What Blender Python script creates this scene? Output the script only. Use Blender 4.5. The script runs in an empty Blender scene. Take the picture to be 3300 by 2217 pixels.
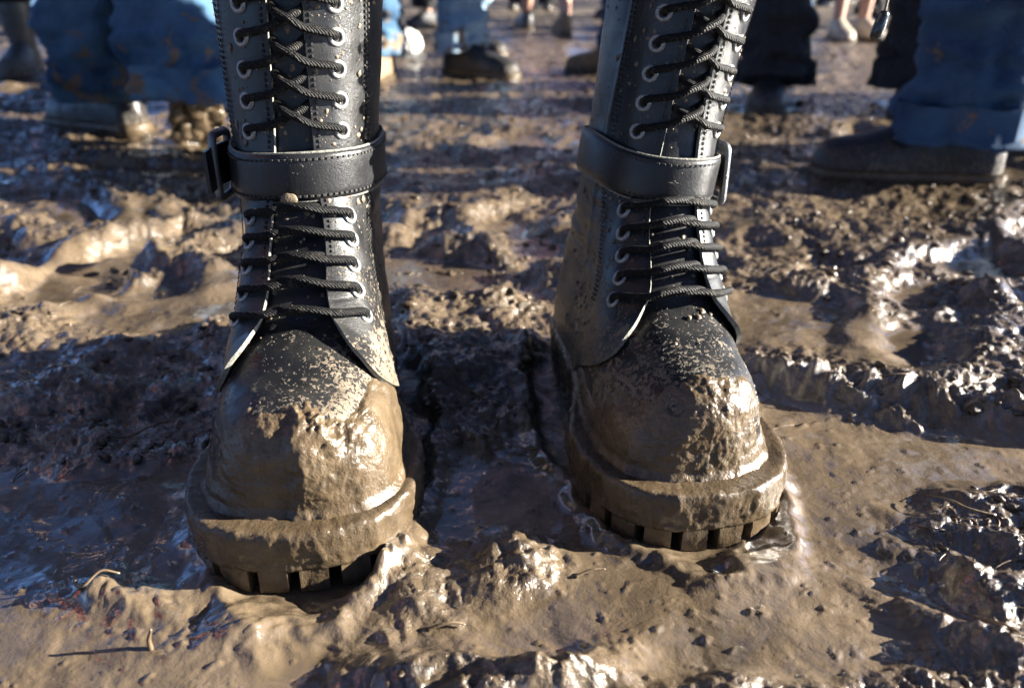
import bpy, math, random
import numpy as np
from mathutils import Vector, Matrix

R = math.radians
S = bpy.context.scene
COL = S.collection
rng = np.random.default_rng(7)
random.seed(7)

# ------------------------------------------------------------------ camera, sky, sun, exposure
CAM_H = 0.32
cam_d = bpy.data.cameras.new('camera')
cam = bpy.data.objects.new('camera', cam_d)
COL.objects.link(cam)
cam.location = (0, 0, CAM_H)
cam.rotation_euler = (R(90 - 24.94), 0, 0)
cam_d.lens = 28
cam_d.sensor_width = 36
cam_d.clip_start = 0.01
cam_d.clip_end = 500
cam_d.dof.use_dof = True
cam_d.dof.focus_distance = 0.50
cam_d.dof.aperture_fstop = 6.3
S.camera = cam

SUN_EL, SUN_ROT = R(16.5), R(88)
world = bpy.data.worlds.new('World')
S.world = world
world.use_nodes = True
wn = world.node_tree
wn.nodes.clear()
sky = wn.nodes.new('ShaderNodeTexSky')
sky.sky_type = 'NISHITA'
sky.sun_disc = False
sky.sun_elevation = SUN_EL
sky.sun_rotation = SUN_ROT
sky.altitude = 500
sky.air_density = 0.30
sky.dust_density = 0.3
sky.ozone_density = 3.0
bg = wn.nodes.new('ShaderNodeBackground')
bg.inputs['Strength'].default_value = 0.05
wo = wn.nodes.new('ShaderNodeOutputWorld')
wn.links.new(sky.outputs[0], bg.inputs[0])
wn.links.new(bg.outputs[0], wo.inputs[0])

sun_d = bpy.data.lights.new('sun', 'SUN')
sun = bpy.data.objects.new('sun', sun_d)
COL.objects.link(sun)
sun_d.energy = 5.0
sun_d.angle = R(0.5)
sun_d.color = (1.0, 0.94, 0.83)
sv = Vector((math.sin(SUN_ROT) * math.cos(SUN_EL), math.cos(SUN_ROT) * math.cos(SUN_EL), math.sin(SUN_EL)))
sun.location = sv * 20
sun.rotation_euler = sv.to_track_quat('Z', 'Y').to_euler()

S.view_settings.view_transform = 'Standard'
S.view_settings.look = 'None'
S.view_settings.gamma = 1
S.view_settings.use_curve_mapping = False
S.view_settings.exposure = 2.8
S.cycles.use_denoising = True
S.cycles.max_bounces = 6
S.cycles.diffuse_bounces = 1

# ------------------------------------------------------------------ numpy noise
PERM = np.tile(rng.permutation(256), 4).astype(np.int64)
GR3 = rng.normal(size=(256, 3)); GR3 /= np.linalg.norm(GR3, axis=1)[:, None]


def perlin(x, y, z=0.0):
    x, y, z = np.broadcast_arrays(np.asarray(x, float), np.asarray(y, float), np.asarray(z, float))
    xi, yi, zi = np.floor(x).astype(np.int64), np.floor(y).astype(np.int64), np.floor(z).astype(np.int64)
    xf, yf, zf = x - xi, y - yi, z - zi
    f = lambda t: t * t * t * (t * (t * 6 - 15) + 10)
    u, v, w = f(xf), f(yf), f(zf)

    def gr(a, b, c):
        h = PERM[PERM[PERM[(xi + a) & 255] + ((yi + b) & 255)] + ((zi + c) & 255)]
        g = GR3[h]
        return g[..., 0] * (xf - a) + g[..., 1] * (yf - b) + g[..., 2] * (zf - c)
    flat = np.ndim(z) and np.all(z == z.flat[0]) and float(z.flat[0]).is_integer()
    x00 = gr(0, 0, 0) * (1 - u) + gr(1, 0, 0) * u
    x10 = gr(0, 1, 0) * (1 - u) + gr(1, 1, 0) * u
    a = x00 * (1 - v) + x10 * v
    if flat:
        return a * 1.6
    x01 = gr(0, 0, 1) * (1 - u) + gr(1, 0, 1) * u
    x11 = gr(0, 1, 1) * (1 - u) + gr(1, 1, 1) * u
    return (a * (1 - w) + (x01 * (1 - v) + x11 * v) * w) * 1.6


def fbm(x, y, z=0.0, size=0.1, octv=4, gain=0.5, ridged=False):
    s, amp, tot = 0.0, 1.0, 0.0
    k = 1.0 / size
    for i in range(octv):
        n = perlin(x * k + 17.3 * i, y * k - 9.1 * i, z * k if not np.isscalar(z) else 3.0 * i)
        if ridged:
            n = 1 - 2 * np.abs(n)
        s = s + n * amp
        tot += amp
        amp *= gain
        k *= 2.03
    return s / tot


def sstep(a, b, x):
    t = np.clip((x - a) / (b - a), 0, 1)
    return t * t * (3 - 2 * t)


# ------------------------------------------------------------------ mesh helpers
def link(o, parent=None):
    COL.objects.link(o)
    if parent is not None:
        o.parent = parent
    return o


def mesh_np(name, V, F, mats, parent=None, smooth=True, mi=None, attrs=None):
    """F: (n,4) or (n,3) int array, or list of index lists."""
    me = bpy.data.meshes.new(name)
    V = np.asarray(V, np.float32)
    if isinstance(F, np.ndarray):
        n, k = F.shape
        me.vertices.add(len(V)); me.vertices.foreach_set('co', V.ravel())
        me.loops.add(n * k); me.loops.foreach_set('vertex_index', F.ravel().astype(np.int32))
        me.polygons.add(n)
        me.polygons.foreach_set('loop_start', np.arange(0, n * k, k, dtype=np.int32))
        me.update(calc_edges=True)
    else:
        me.from_pydata([tuple(map(float, v)) for v in V], [], [tuple(map(int, f)) for f in F])
    if not isinstance(mats, (list, tuple)):
        mats = [mats]
    for m in mats:
        me.materials.append(m)
    if mi is not None:
        me.polygons.foreach_set('material_index', np.asarray(mi, np.int32))
    me.polygons.foreach_set('use_smooth', np.full(len(me.polygons), smooth, bool))
    if attrs:
        for k, a in attrs.items():
            at = me.attributes.new(k, 'FLOAT', 'POINT')
            at.data.foreach_set('value', np.asarray(a, np.float32).ravel())
    me.validate()
    me.update()
    return link(bpy.data.objects.new(name, me), parent)


def gridF(nr, nc, wrap=False, flip=False, off=0):
    r = np.arange(nr - 1)[:, None]
    c = np.arange(nc if wrap else nc - 1)[None, :]
    c2 = (c + 1) % nc
    a, b, d, e = r * nc + c, r * nc + c2, (r + 1) * nc + c2, (r + 1) * nc + c
    F = np.stack([a + 0 * b, b + 0 * a, d, e], -1).reshape(-1, 4) + off
    return F[:, ::-1].copy() if flip else F


def resample(P, n):
    P = np.asarray(P, float)
    # catmull-rom
    Q = np.vstack([2 * P[0] - P[1], P, 2 * P[-1] - P[-2]])
    out = []
    m = len(P) - 1
    for t in np.linspace(0, m - 1e-6, n):
        i = int(t); f = t - i
        p0, p1, p2, p3 = Q[i], Q[i + 1], Q[i + 2], Q[i + 3]
        out.append(.5 * (2 * p1 + (p2 - p0) * f + (2 * p0 - 5 * p1 + 4 * p2 - p3) * f * f + (3 * p1 - p0 - 3 * p2 + p3) * f ** 3))
    return np.array(out)


def tube(P, rad, k=8, closed=False, flat=1.0):
    """swept tube -> V, F ; rad scalar or array"""
    P = np.asarray(P, float)
    n = len(P)
    rad = np.broadcast_to(np.asarray(rad, float), (n,))
    if closed:
        T = np.roll(P, -1, 0) - np.roll(P, 1, 0)
    else:
        T = np.gradient(P, axis=0)
    T /= np.linalg.norm(T, axis=1)[:, None] + 1e-12
    up = np.array([0, 0, 1.0])
    if abs(T[0] @ up) > .9:
        up = np.array([0, 1.0, 0])
    N = np.zeros_like(P)
    v = up - T[0] * (up @ T[0])
    for i in range(n):
        v = v - T[i] * (v @ T[i])
        v /= np.linalg.norm(v) + 1e-12
        N[i] = v
    B = np.cross(T, N)
    a = np.linspace(0, 2 * np.pi, k, endpoint=False)
    V = P[:, None, :] + rad[:, None, None] * (np.cos(a)[None, :, None] * N[:, None, :] * flat + np.sin(a)[None, :, None] * B[:, None, :])
    V = V.reshape(-1, 3)
    F = list(map(list, gridF(n, k, wrap=True)))
    if closed:
        F += [[(n - 1) * k + j, (n - 1) * k + (j + 1) % k, (j + 1) % k, j] for j in range(k)]
    else:
        F.append(list(range(k))[::-1])
        F.append([(n - 1) * k + j for j in range(k)])
    return V, F


def tag(o, label=None, cat=None, group=None, kind=None):
    if label: o['label'] = label
    if cat: o['category'] = cat
    if group: o['group'] = group
    if kind: o['kind'] = kind
    return o


def empty(name, loc=(0, 0, 0), rz=0.0):
    o = bpy.data.objects.new(name, None)
    o.empty_display_size = .05
    o.location = loc
    o.rotation_euler = (0, 0, rz)
    return link(o)


# ------------------------------------------------------------------ materials
class NT:
    def __init__(s, name):
        s.m = bpy.data.materials.new(name)
        s.m.use_nodes = True
        s.t = s.m.node_tree
        s.b = s.t.nodes['Principled BSDF']
        s.tc = s.t.nodes.new('ShaderNodeTexCoord')

    def n(s, typ, **kw):
        nd = s.t.nodes.new(typ)
        for k, v in kw.items():
            if k.startswith('_'):
                setattr(nd, k[1:], v)
        return nd

    def l(s, a, b):
        s.t.links.new(a, b)

    def set(s, nd, key, v):
        if hasattr(v, 'links') or isinstance(v, bpy.types.NodeSocket):
            s.l(v, nd.inputs[key])
        else:
            nd.inputs[key].default_value = v

    def noise(s, scale, detail=4, rough=.55, dist=0.0, vec=None, out=0):
        nd = s.n('ShaderNodeTexNoise')
        nd.inputs['Scale'].default_value = scale
        nd.inputs['Detail'].default_value = detail
        nd.inputs['Roughness'].default_value = rough
        nd.inputs['Distortion'].default_value = dist
        s.l(vec if vec is not None else s.tc.outputs['Object'], nd.inputs['Vector'])
        return nd.outputs[out]

    def voro(s, scale, vec=None, feature='F1'):
        nd = s.n('ShaderNodeTexVoronoi', _feature=feature)
        nd.inputs['Scale'].default_value = scale
        s.l(vec if vec is not None else s.tc.outputs['Object'], nd.inputs['Vector'])
        return nd.outputs[0]

    def math(s, op, a, b=0.0, c=None):
        nd = s.n('ShaderNodeMath', _operation=op)
        s.set(nd, 0, a); s.set(nd, 1, b)
        if c is not None: s.set(nd, 2, c)
        return nd.outputs[0]

    def mr(s, v, a, b, c=0.0, d=1.0, smooth=True):
        nd = s.n('ShaderNodeMapRange', _interpolation_type='SMOOTHSTEP' if smooth else 'LINEAR')
        for i, x in enumerate((v, a, b, c, d)):
            s.set(nd, i, x)
        return nd.outputs[0]

    def ramp(s, v, stops):
        nd = s.n('ShaderNodeValToRGB')
        cr = nd.color_ramp
        while len(cr.elements) < len(stops):
            cr.elements.new(.5)
        for e, (p, c) in zip(cr.elements, stops):
            e.position = p
            e.color = (*c, 1)
        s.l(v, nd.inputs[0])
        return nd.outputs[0]

    def mix(s, f, a, b):
        nd = s.n('ShaderNodeMix', _data_type='RGBA')
        s.set(nd, 0, f)
        for k, v in ((6, a), (7, b)):
            if isinstance(v, bpy.types.NodeSocket): s.l(v, nd.inputs[k])
            else: nd.inputs[k].default_value = (*v, 1)
        return nd.outputs[2]

    def fmix(s, f, a, b):
        nd = s.n('ShaderNodeMix', _data_type='FLOAT')
        s.set(nd, 0, f); s.set(nd, 2, a); s.set(nd, 3, b)
        return nd.outputs[0]

    def attr(s, name):
        nd = s.n('ShaderNodeAttribute')
        nd.attribute_name = name
        return nd.outputs['Fac']

    def bump(s, h, dist, strength=1.0, prev=None):
        nd = s.n('ShaderNodeBump')
        s.set(nd, 'Strength', strength)
        nd.inputs['Distance'].default_value = dist
        s.l(h, nd.inputs['Height'])
        if prev is not None: s.l(prev, nd.inputs['Normal'])
        return nd.outputs[0]

    def out(s, color=None, rough=None, normal=None, **kw):
        for k, v in (('Base Color', color), ('Roughness', rough), ('Normal', normal)):
            if v is None: continue
            if isinstance(v, bpy.types.NodeSocket): s.l(v, s.b.inputs[k])
            elif k == 'Base Color': s.b.inputs[k].default_value = (*v, 1)
            else: s.b.inputs[k].default_value = v
        for k, v in kw.items():
            s.set(s.b, k, v)
        return s.m


MUD_STOPS = [(.28, (.046, .033, .020)), (.5, (.082, .058, .034)), (.72, (.114, .082, .050))]


def mat_ground():
    t = NT('wet_mud')
    ro = t.attr('rough')
    wet = t.attr('wet')
    n1 = t.noise(9, 7, .65, .6)
    col = t.ramp(n1, [(.28, (.054, .040, .026)), (.5, (.108, .079, .050)), (.72, (.152, .113, .074))])
    streak = t.mr(t.noise(34, 6, .7, 1.6), .46, .62)
    col = t.mix(t.math('MULTIPLY', streak, .45), col, (.042, .030, .019))
    dark = t.mr(t.noise(80, 6, .7, .4), .44, .66)
    col = t.mix(t.math('MULTIPLY', dark, t.math('MULTIPLY', ro, .75)), col, (.026, .019, .013))
    grit = t.mr(t.voro(240), .10, .05, 0, 1)
    grit = t.math('MULTIPLY', grit, t.mr(t.noise(14, 3), .5, .6))
    col = t.mix(t.math('MULTIPLY', grit, .6), col, (.03, .022, .015))
    r_rough = t.mr(t.noise(38, 5, .6, 1.0), .42, .60, .05, .34)
    r_smooth = t.mr(t.noise(17, 5, .6, 1.4), .46, .54, .05, .34)
    rg = t.fmix(ro, r_smooth, r_rough)
    rg = t.fmix(wet, rg, .045)
    dry = t.math('SUBTRACT', 1.0, t.math('MULTIPLY', wet, .85))
    b0 = t.bump(t.noise(45, 5, .6, .8), .006, t.math('MULTIPLY', dry, t.fmix(ro, .16, .5)))
    b1 = t.bump(t.noise(130, 5, .65, .5), .004, t.math('MULTIPLY', dry, t.fmix(ro, .14, .6)), b0)
    b2 = t.bump(t.noise(480, 4, .65), .0011, t.math('MULTIPLY', dry, t.fmix(ro, .25, .6)), b1)
    film = t.mr(t.noise(13, 5, .62, 1.8), .44, .50)
    film = t.math('MAXIMUM', wet, t.math('MULTIPLY', film, t.fmix(ro, 1.0, .55)))
    cb = t.bump(t.noise(60, 4, .6, .6), .0045, t.fmix(ro, .12, .55), None)
    far = t.attr('far')
    film = t.math('MULTIPLY', film, t.math('SUBTRACT', 1.0, far))
    rg = t.fmix(far, rg, .65)
    return t.out(col, rg, b2, **{'IOR': 1.42, 'Specular IOR Level': .8, 'Coat Weight': film, 'Coat Roughness': .05, 'Coat IOR': 1.75, 'Coat Normal': cb})


def mat_mud(name='boot_mud', lum=1.0, rough=(.12, .42), bumpk=1.0):
    t = NT(name)
    n1 = t.noise(40, 6, .6, .3)
    col = t.ramp(n1, [(p, tuple(c * lum for c in cc)) for p, cc in MUD_STOPS])
    rg = t.mr(t.noise(90, 5, .6, .6), .38, .64, *rough)
    b1 = t.bump(t.noise(150, 5, .6), .0022, .8 * bumpk)
    b2 = t.bump(t.noise(600, 3, .6), .0006, .8 * bumpk, b1)
    pim = t.mr(t.voro(260), .0, .25, 1, 0)
    b3 = t.bump(t.math('MULTIPLY', pim, t.mr(t.noise(60, 2), .5, .62)), .0010, .7 * bumpk, b2)
    return t.out(col, rg, b3, **{'IOR': 1.42, 'Specular IOR Level': .6})


def mat_leather(name='black_leather', base=(.006, .0065, .0078), dirt=0.0, dust=1.0):
    """leather with dried splashes; the vertex attribute 'mud' (0..1) sets how many"""
    t = NT(name)
    md = t.math('ADD', t.attr('mud'), dirt)
    grain = t.voro(900)
    gn = t.noise(420, 4, .6)
    sp1 = t.noise(480, 5, .62, .3)
    sp2 = t.noise(130, 6, .70, .6)
    spv = t.voro(330)
    drop = t.mr(spv, .16, .10, 0, 1)
    sel = t.mr(t.noise(60, 3, .6), t.mr(md, 0, .7, .58, .36, False), t.mr(md, 0, .7, .66, .44, False))
    drops = t.math('MULTIPLY', drop, sel)
    th = t.mr(md, 0, 1, .73, .40, False)
    fl = t.math('ADD', t.math('MULTIPLY', t.noise(360, 3, .6, .8), .62), t.math('MULTIPLY', sp2, .38))
    smear = t.mr(fl, t.math('SUBTRACT', th, .012), t.math('ADD', th, .022))
    mask = t.math('MAXIMUM', drops, smear)
    film = t.math('MULTIPLY', t.mr(t.noise(35, 5, .6), .35, .7), t.mr(md, 0.05, .6, .12 * dust, .16 * dust))
    base_c = t.mix(t.math('ADD', film, .0), base, (.105, .098, .084))
    mudc = t.ramp(t.noise(120, 4, .6), [(.3, (.080, .060, .040)), (.7, (.155, .126, .092))])
    col = t.mix(mask, base_c, mudc)
    rg = t.fmix(mask, t.mr(t.noise(50, 5, .6), .3, .7, .30, .44), .66)
    b1 = t.bump(gn, .0004, .45)
    b2 = t.bump(grain, .0003, .25, b1)
    b3 = t.bump(mask, .0009, .8, b2)
    return t.out(col, rg, b3, **{'Specular IOR Level': .45})


def mat_simple(name, col, rough=.5, metal=0.0, bump_scale=None, bump_d=.001, var=.25, nscale=60, spec=.5):
    t = NT(name)
    n = t.noise(nscale, 5, .6)
    c = t.ramp(n, [(.3, tuple(x * (1 - var) for x in col)), (.7, tuple(min(1, x * (1 + var)) for x in col))])
    r = t.mr(t.noise(nscale * 1.7, 4), .35, .65, max(.03, rough - .1), min(1, rough + .1))
    nb = t.bump(t.noise(bump_scale, 4, .6), bump_d, .7) if bump_scale else None
    return t.out(c, r, nb, Metallic=metal, **{'Specular IOR Level': spec})


def mat_lace():
    t = NT('lace_cord')
    w = t.n('ShaderNodeTexWave', _wave_type='BANDS', _bands_direction='DIAGONAL')
    w.inputs['Scale'].default_value = 260
    w.inputs['Distortion'].default_value = 3
    w.inputs['Detail'].default_value = 2
    w.inputs['Detail Scale'].default_value = 3
    t.l(t.tc.outputs['Object'], w.inputs['Vector'])
    n = t.noise(700, 3, .6)
    dust = t.mr(t.noise(160, 5, .65), .56, .72)
    c = t.mix(dust, (.0035, .0035, .004), (.06, .05, .038))
    b1 = t.bump(w.outputs[0], .0009, .9)
    b2 = t.bump(n, .0006, .6, b1)
    return t.out(c, .65, b2, **{'Specular IOR Level': .25})


def mat_eyelet():
    t = NT('eyelet_metal')
    chip = t.mr(t.noise(900, 4, .6), .50, .62)
    c = t.mix(chip, (.28, .285, .28), (.14, .137, .13))
    return t.out(c, .38, t.bump(t.noise(800, 3), .0003, .6), Metallic=.35)


def mat_edge():
    t = NT('cut_leather_edge')
    n = t.noise(500, 5, .65)
    c = t.ramp(n, [(.3, (.07, .066, .054)), (.6, (.22, .22, .19)), (.8, (.30, .295, .26))])
    return t.out(c, .8, t.bump(n, .0012, .9))


def mat_denim(name, c0, c1, muddy=0.0):
    t = NT(name)
    fade = t.noise(7, 5, .6, .3)
    weave = t.noise(380, 3, .7)
    c = t.ramp(fade, [(.36, c0), (.64, c1)])
    c = t.mix(t.mr(weave, .35, .7, 0, .35), c, tuple(min(1, x * 1.5) for x in c1))
    if muddy:
        geo = t.n('ShaderNodeNewGeometry')
        sep = t.n('ShaderNodeSeparateXYZ')
        t.l(geo.outputs['Position'], sep.inputs[0])
        lo = t.mr(sep.outputs[2], .30, .05, 0, muddy)
        m = t.mr(t.math('ADD', t.noise(22, 5, .65), t.math('MULTIPLY', lo, .35)), .62, .72)
        c = t.mix(m, c, (.15, .105, .064))
    return t.out(c, .85, t.bump(weave, .0008, .6), **{'Specular IOR Level': .2})


M = {}
M['ground'] = mat_ground()
M['mud'] = mat_mud('boot_mud', 1.0, (.14, .42), .55)
M['sole'] = mat_mud('muddy_rubber', .9, (.18, .46), .5)
M['leather'] = mat_leather()
M['strap'] = mat_leather('strap_leather', (.009, .0095, .011), .10, .25)
M['lace'] = mat_lace()
M['eyelet'] = mat_eyelet()
M['edge'] = mat_edge()
M['stitch'] = mat_simple('stitch_thread', (.022, .021, .019), .8, var=.4, nscale=300)
M['buckle'] = mat_simple('dull_buckle_steel', (.17, .18, .19), .42, .75, 500, .0004)
M['rubber'] = mat_simple('black_rubber', (.012, .011, .01), .7, 0, 300, .0008)
M['straw'] = mat_simple('muddy_straw', (.11, .078, .046), .45, 0, 300, .0006, .45, 90)
M['grit'] = mat_mud('mud_clods_mud', .8, (.06, .35), 1.0)
M['skin'] = mat_simple('skin', (.36, .20, .14), .5, 0, 300, .0004, .12, 20)
M['black_cloth'] = mat_simple('black_cloth', (.006, .0065, .009), .85, 0, 300, .0008, .4)
M['coat'] = mat_simple('dark_coat', (.02, .02, .024), .8, 0, 200, .001, .4)
M['hair'] = mat_simple('dark_hair', (.03, .02, .014), .6, 0, 200, .002, .4)

# ------------------------------------------------------------------ ground
def blob(x, y, cx, cy, rx, ry, ang=0.0):
    c, s = math.cos(ang), math.sin(ang)
    dx, dy = x - cx, y - cy
    a = (dx * c + dy * s) / rx
    b = (-dx * s + dy * c) / ry
    return np.exp(-(a * a + b * b))


BOOTS = {
    'L': dict(loc=(-.124, .354), yaw=R(5), lean=((.05, 0), (.16, -.002), (.2, -.002), (.3, .002), (.45, .010)), width=(1.0, .96)),
    'R': dict(loc=(.1235, .392), yaw=R(10), lean=((.05, 0), (.12, .007), (.2, .017), (.3, .033), (.45, .056)), width=(.91, .86)),
}

SMOOTH = [(.14, .335, .11, .05), (.22, .46, .045, .10), (-.20, .325, .12, .04), (-.27, .43, .10, .05), (-.37, .80, .11, .05),
          (.33, .49, .08, .035), (-.03, .43, .04, .035), (.05, .46, .04, .03), (-.53, 1.12, .10, .07), (.29, .78, .05, .05)]
ROUGH = [(.28, .345, .06, .05), (.22, .29, .05, .025), (.0, .60, .09, .10), (-.34, .54, .10, .06), (.0, .285, .05, .015), (.01, .37, .018, .02),
         (.36, .57, .09, .035), (.26, .63, .06, .05), (-.30, .95, .10, .09), (.08, .95, .10, .09), (.38, .88, .10, .08), (.48, .66, .10, .06)]
_rf = np.random.default_rng(11)
PRINTS = [(-.30, .60, .3, .05, .11, .016), (.42, .74, -.5, .05, .12, .022), (.05, .74, .2, .05, .11, .016), (-.16, .95, 1.0, .05, .12, .022), (.20, 1.02, -.9, .05, .12, .026), (-.46, .98, -.6, .05, .12, .024)]
for _k in range(75):
    _y = .85 + 5.0 * _rf.random() ** 1.6
    PRINTS.append(((_rf.random() * 2 - 1) * (.2 + .75 * _y), _y, _rf.uniform(-1.6, 1.6), _rf.uniform(.045, .065), _rf.uniform(.11, .15), _rf.uniform(.014, .034)))


def ground_rough(x, y):
    r = .50 + 1.25 * fbm(x, y, size=.20, octv=3) + .30 * sstep(.65, 1.0, y)
    for b in SMOOTH:
        r = r - 1.25 * blob(x, y, *b)
    for b in ROUGH:
        r = r + .70 * blob(x, y, *b)
    r = r + .30 * fbm(x + 2, y, size=.05, octv=3)
    return sstep(.15, .80, r)


def ground_height(x, y, full=False):
    ro = ground_rough(x, y)
    wx = x + .035 * fbm(x, y, size=.12, octv=3)
    wy = y + .035 * fbm(x + 5, y + 9, size=.12, octv=3)
    h = .012 * fbm(x, y, size=.35, octv=3)
    lump = fbm(wx, wy, size=.085, octv=4, ridged=True, gain=.5)
    lump2 = fbm(wx, wy + 4, size=.16, octv=3)
    chn = fbm(wx * 1.4 + 3, wy * .8, size=.034, octv=4, gain=.6, ridged=True) * .6 + .5 * fbm(wx, wy + 7, size=.022, octv=3)
    fine = fbm(wx * 1.3, wy + 2, size=.013, octv=4, gain=.62, ridged=True) * .55 + .6 * fbm(x, y + 2, size=.009, octv=3, gain=.65)
    big = sstep(-.3, .5, fbm(x + 31, y, size=.10, octv=2))
    fadef = 1 - sstep(2.5, 6, y)
    rr = ro * (.010 * lump + .014 * lump2 + (.006 + .008 * big) * chn + (.003 + .005 * (1 - big)) * fine * fadef * (.55 + .45 * sstep(.42, .55, y)) - .002)
    sm = (1 - ro) * (.0026 * fbm(wx, wy, size=.06, octv=4, gain=.55) + .0012 * np.maximum(fbm(wx, wy, size=.011, octv=3, gain=.7) - .22, 0) * 4 * fadef)
    hh = h + rr + sm
    # broken ridges and mounds
    n1 = np.clip(.75 + 1.1 * fbm(wx, wy, size=.040, octv=4, gain=.6), 0, 2)
    A = [(.30, .575, .10, .018, -.42, .026), (.40, .52, .05, .016, -.5, .024), (.22, .605, .04, .015, -.3, .013),
         (.004, .385, .014, .022, .3, .017), (-.014, .368, .012, .020, .2, .011), (-.225, .345, .040, .014, -.25, .014), (-.16, .318, .05, .016, .1, .006),
         (-.068, .372, .016, .014, .5, .010), (.265, .345, .055, .013, -.9, .014), (.235, .31, .05, .011, -.8, .012),
         (.285, .385, .05, .011, -.7, .014), (.02, .286, .05, .013, .5, .013), (-.33, .58, .08, .03, .1, .018), (-.30, .68, .07, .03, .2, .014),
         (-.05, .61, .03, .05, .2, .014), (.04, .66, .05, .03, .1, .012), (.60, .80, .1, .04, -.3, .025)]
    for cx, cy, rx, ry, an, am in A:
        hh = hh + am * blob(x, y, cx, cy, rx, ry, an) * n1
    # trodden footprints with squeezed-up rims
    sh = np.shape(x)
    xf, yf, hf = np.ravel(x), np.ravel(y), np.ravel(hh).copy()
    wxf, wyf = np.ravel(wx), np.ravel(wy)
    for px, py, an, ra, rb, dp in PRINTS:
        m = np.where((np.abs(xf - px) < .3) & (np.abs(yf - py) < .3))[0]
        if not len(m):
            continue
        c, s_ = math.cos(an), math.sin(an)
        dx, dy = wxf[m] - px, wyf[m] - py
        e = np.sqrt(((dx * c + dy * s_) / ra) ** 2 + ((-dx * s_ + dy * c) / rb) ** 2)
        hf[m] += -.6 * dp * sstep(1.15, .55, e) + .20 * dp * np.exp(-((e - 1.35) / .25) ** 2)
    hh = hf.reshape(sh)
    # slurry stands level in the low places
    lvl = .004 * fbm(x + 11, y, size=.5, octv=2) - .0065
    d = hh - lvl
    wet = sstep(.0035, .0005, d)
    hh = lvl + np.where(d > 0.003, d, .003 * np.exp(np.clip((d - .003) / .003, -8, 0)))
    # hollows under the two soles, slurry squeezed up round them
    for k, b in BOOTS.items():
        bx, by = b['loc']
        c, s_ = math.cos(b['yaw']), math.sin(b['yaw'])
        px = bx - s_ * .16
        py = by + c * .16
        e = np.sqrt((((x - px) * c + (y - py) * s_) / .072) ** 2 + ((-(x - px) * s_ + (y - py) * c) / .168) ** 2)
        e = e + .16 * fbm(x + 3, y, size=.035, octv=3)
        k1 = sstep(1.20, .98, e)
        hh = hh * (1 - k1) + (-.0035 if k == 'L' else -.003) * k1
        rim = np.exp(-((e - 1.12) / .10) ** 2) * (.35 + .9 * n1)
        hh = hh + rim * (.0050 + (.007 * sstep(-.105, -.07, x) * sstep(.44, .39, y) if k == 'L' else .005 * sstep(.16, .19, x)))
    if full:
        return hh, ro, wet
    return hh, ro


def build_ground():
    ys = [-6, -4, -2.5, -1.6, -1.0, -.6, -.35, -.2, -.1, 0]
    ys += list(np.linspace(.03, .22, 30))
    y = .2235
    while y < 80:
        ys.append(y)
        y *= 1 + (.0034 if y < .95 else .0062 if y < 6 else .03)
    ys = np.array(ys)
    u = np.linspace(-1, 1, 641)
    ex = np.array([.04, .1, .2, .4, .8, 1.5, 3, 6, 12, 25, 60])
    w = .16 + .80 * np.maximum(ys, .15)
    X = np.concatenate([-w[:, None] - ex[::-1][None, :], u[None, :] * w[:, None], w[:, None] + ex[None, :]], 1)
    Y = np.repeat(ys[:, None], X.shape[1], 1)
    H, ro, wet = ground_height(X, Y, True)
    V = np.stack([X, Y, H], -1).reshape(-1, 3)
    o = mesh_np('ground', V, gridF(*X.shape), M['ground'], attrs={'rough': ro, 'wet': wet * (1 - sstep(2.5, 5, Y)), 'far': sstep(2.5, 7, Y)})
    tag(o, 'wet brown churned mud with slurry pools and ridges', 'mud', kind='structure')
    return o


build_ground()


def gz(x, y):
    h, r = ground_height(np.array([x]), np.array([y]))
    return float(h[0])


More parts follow.
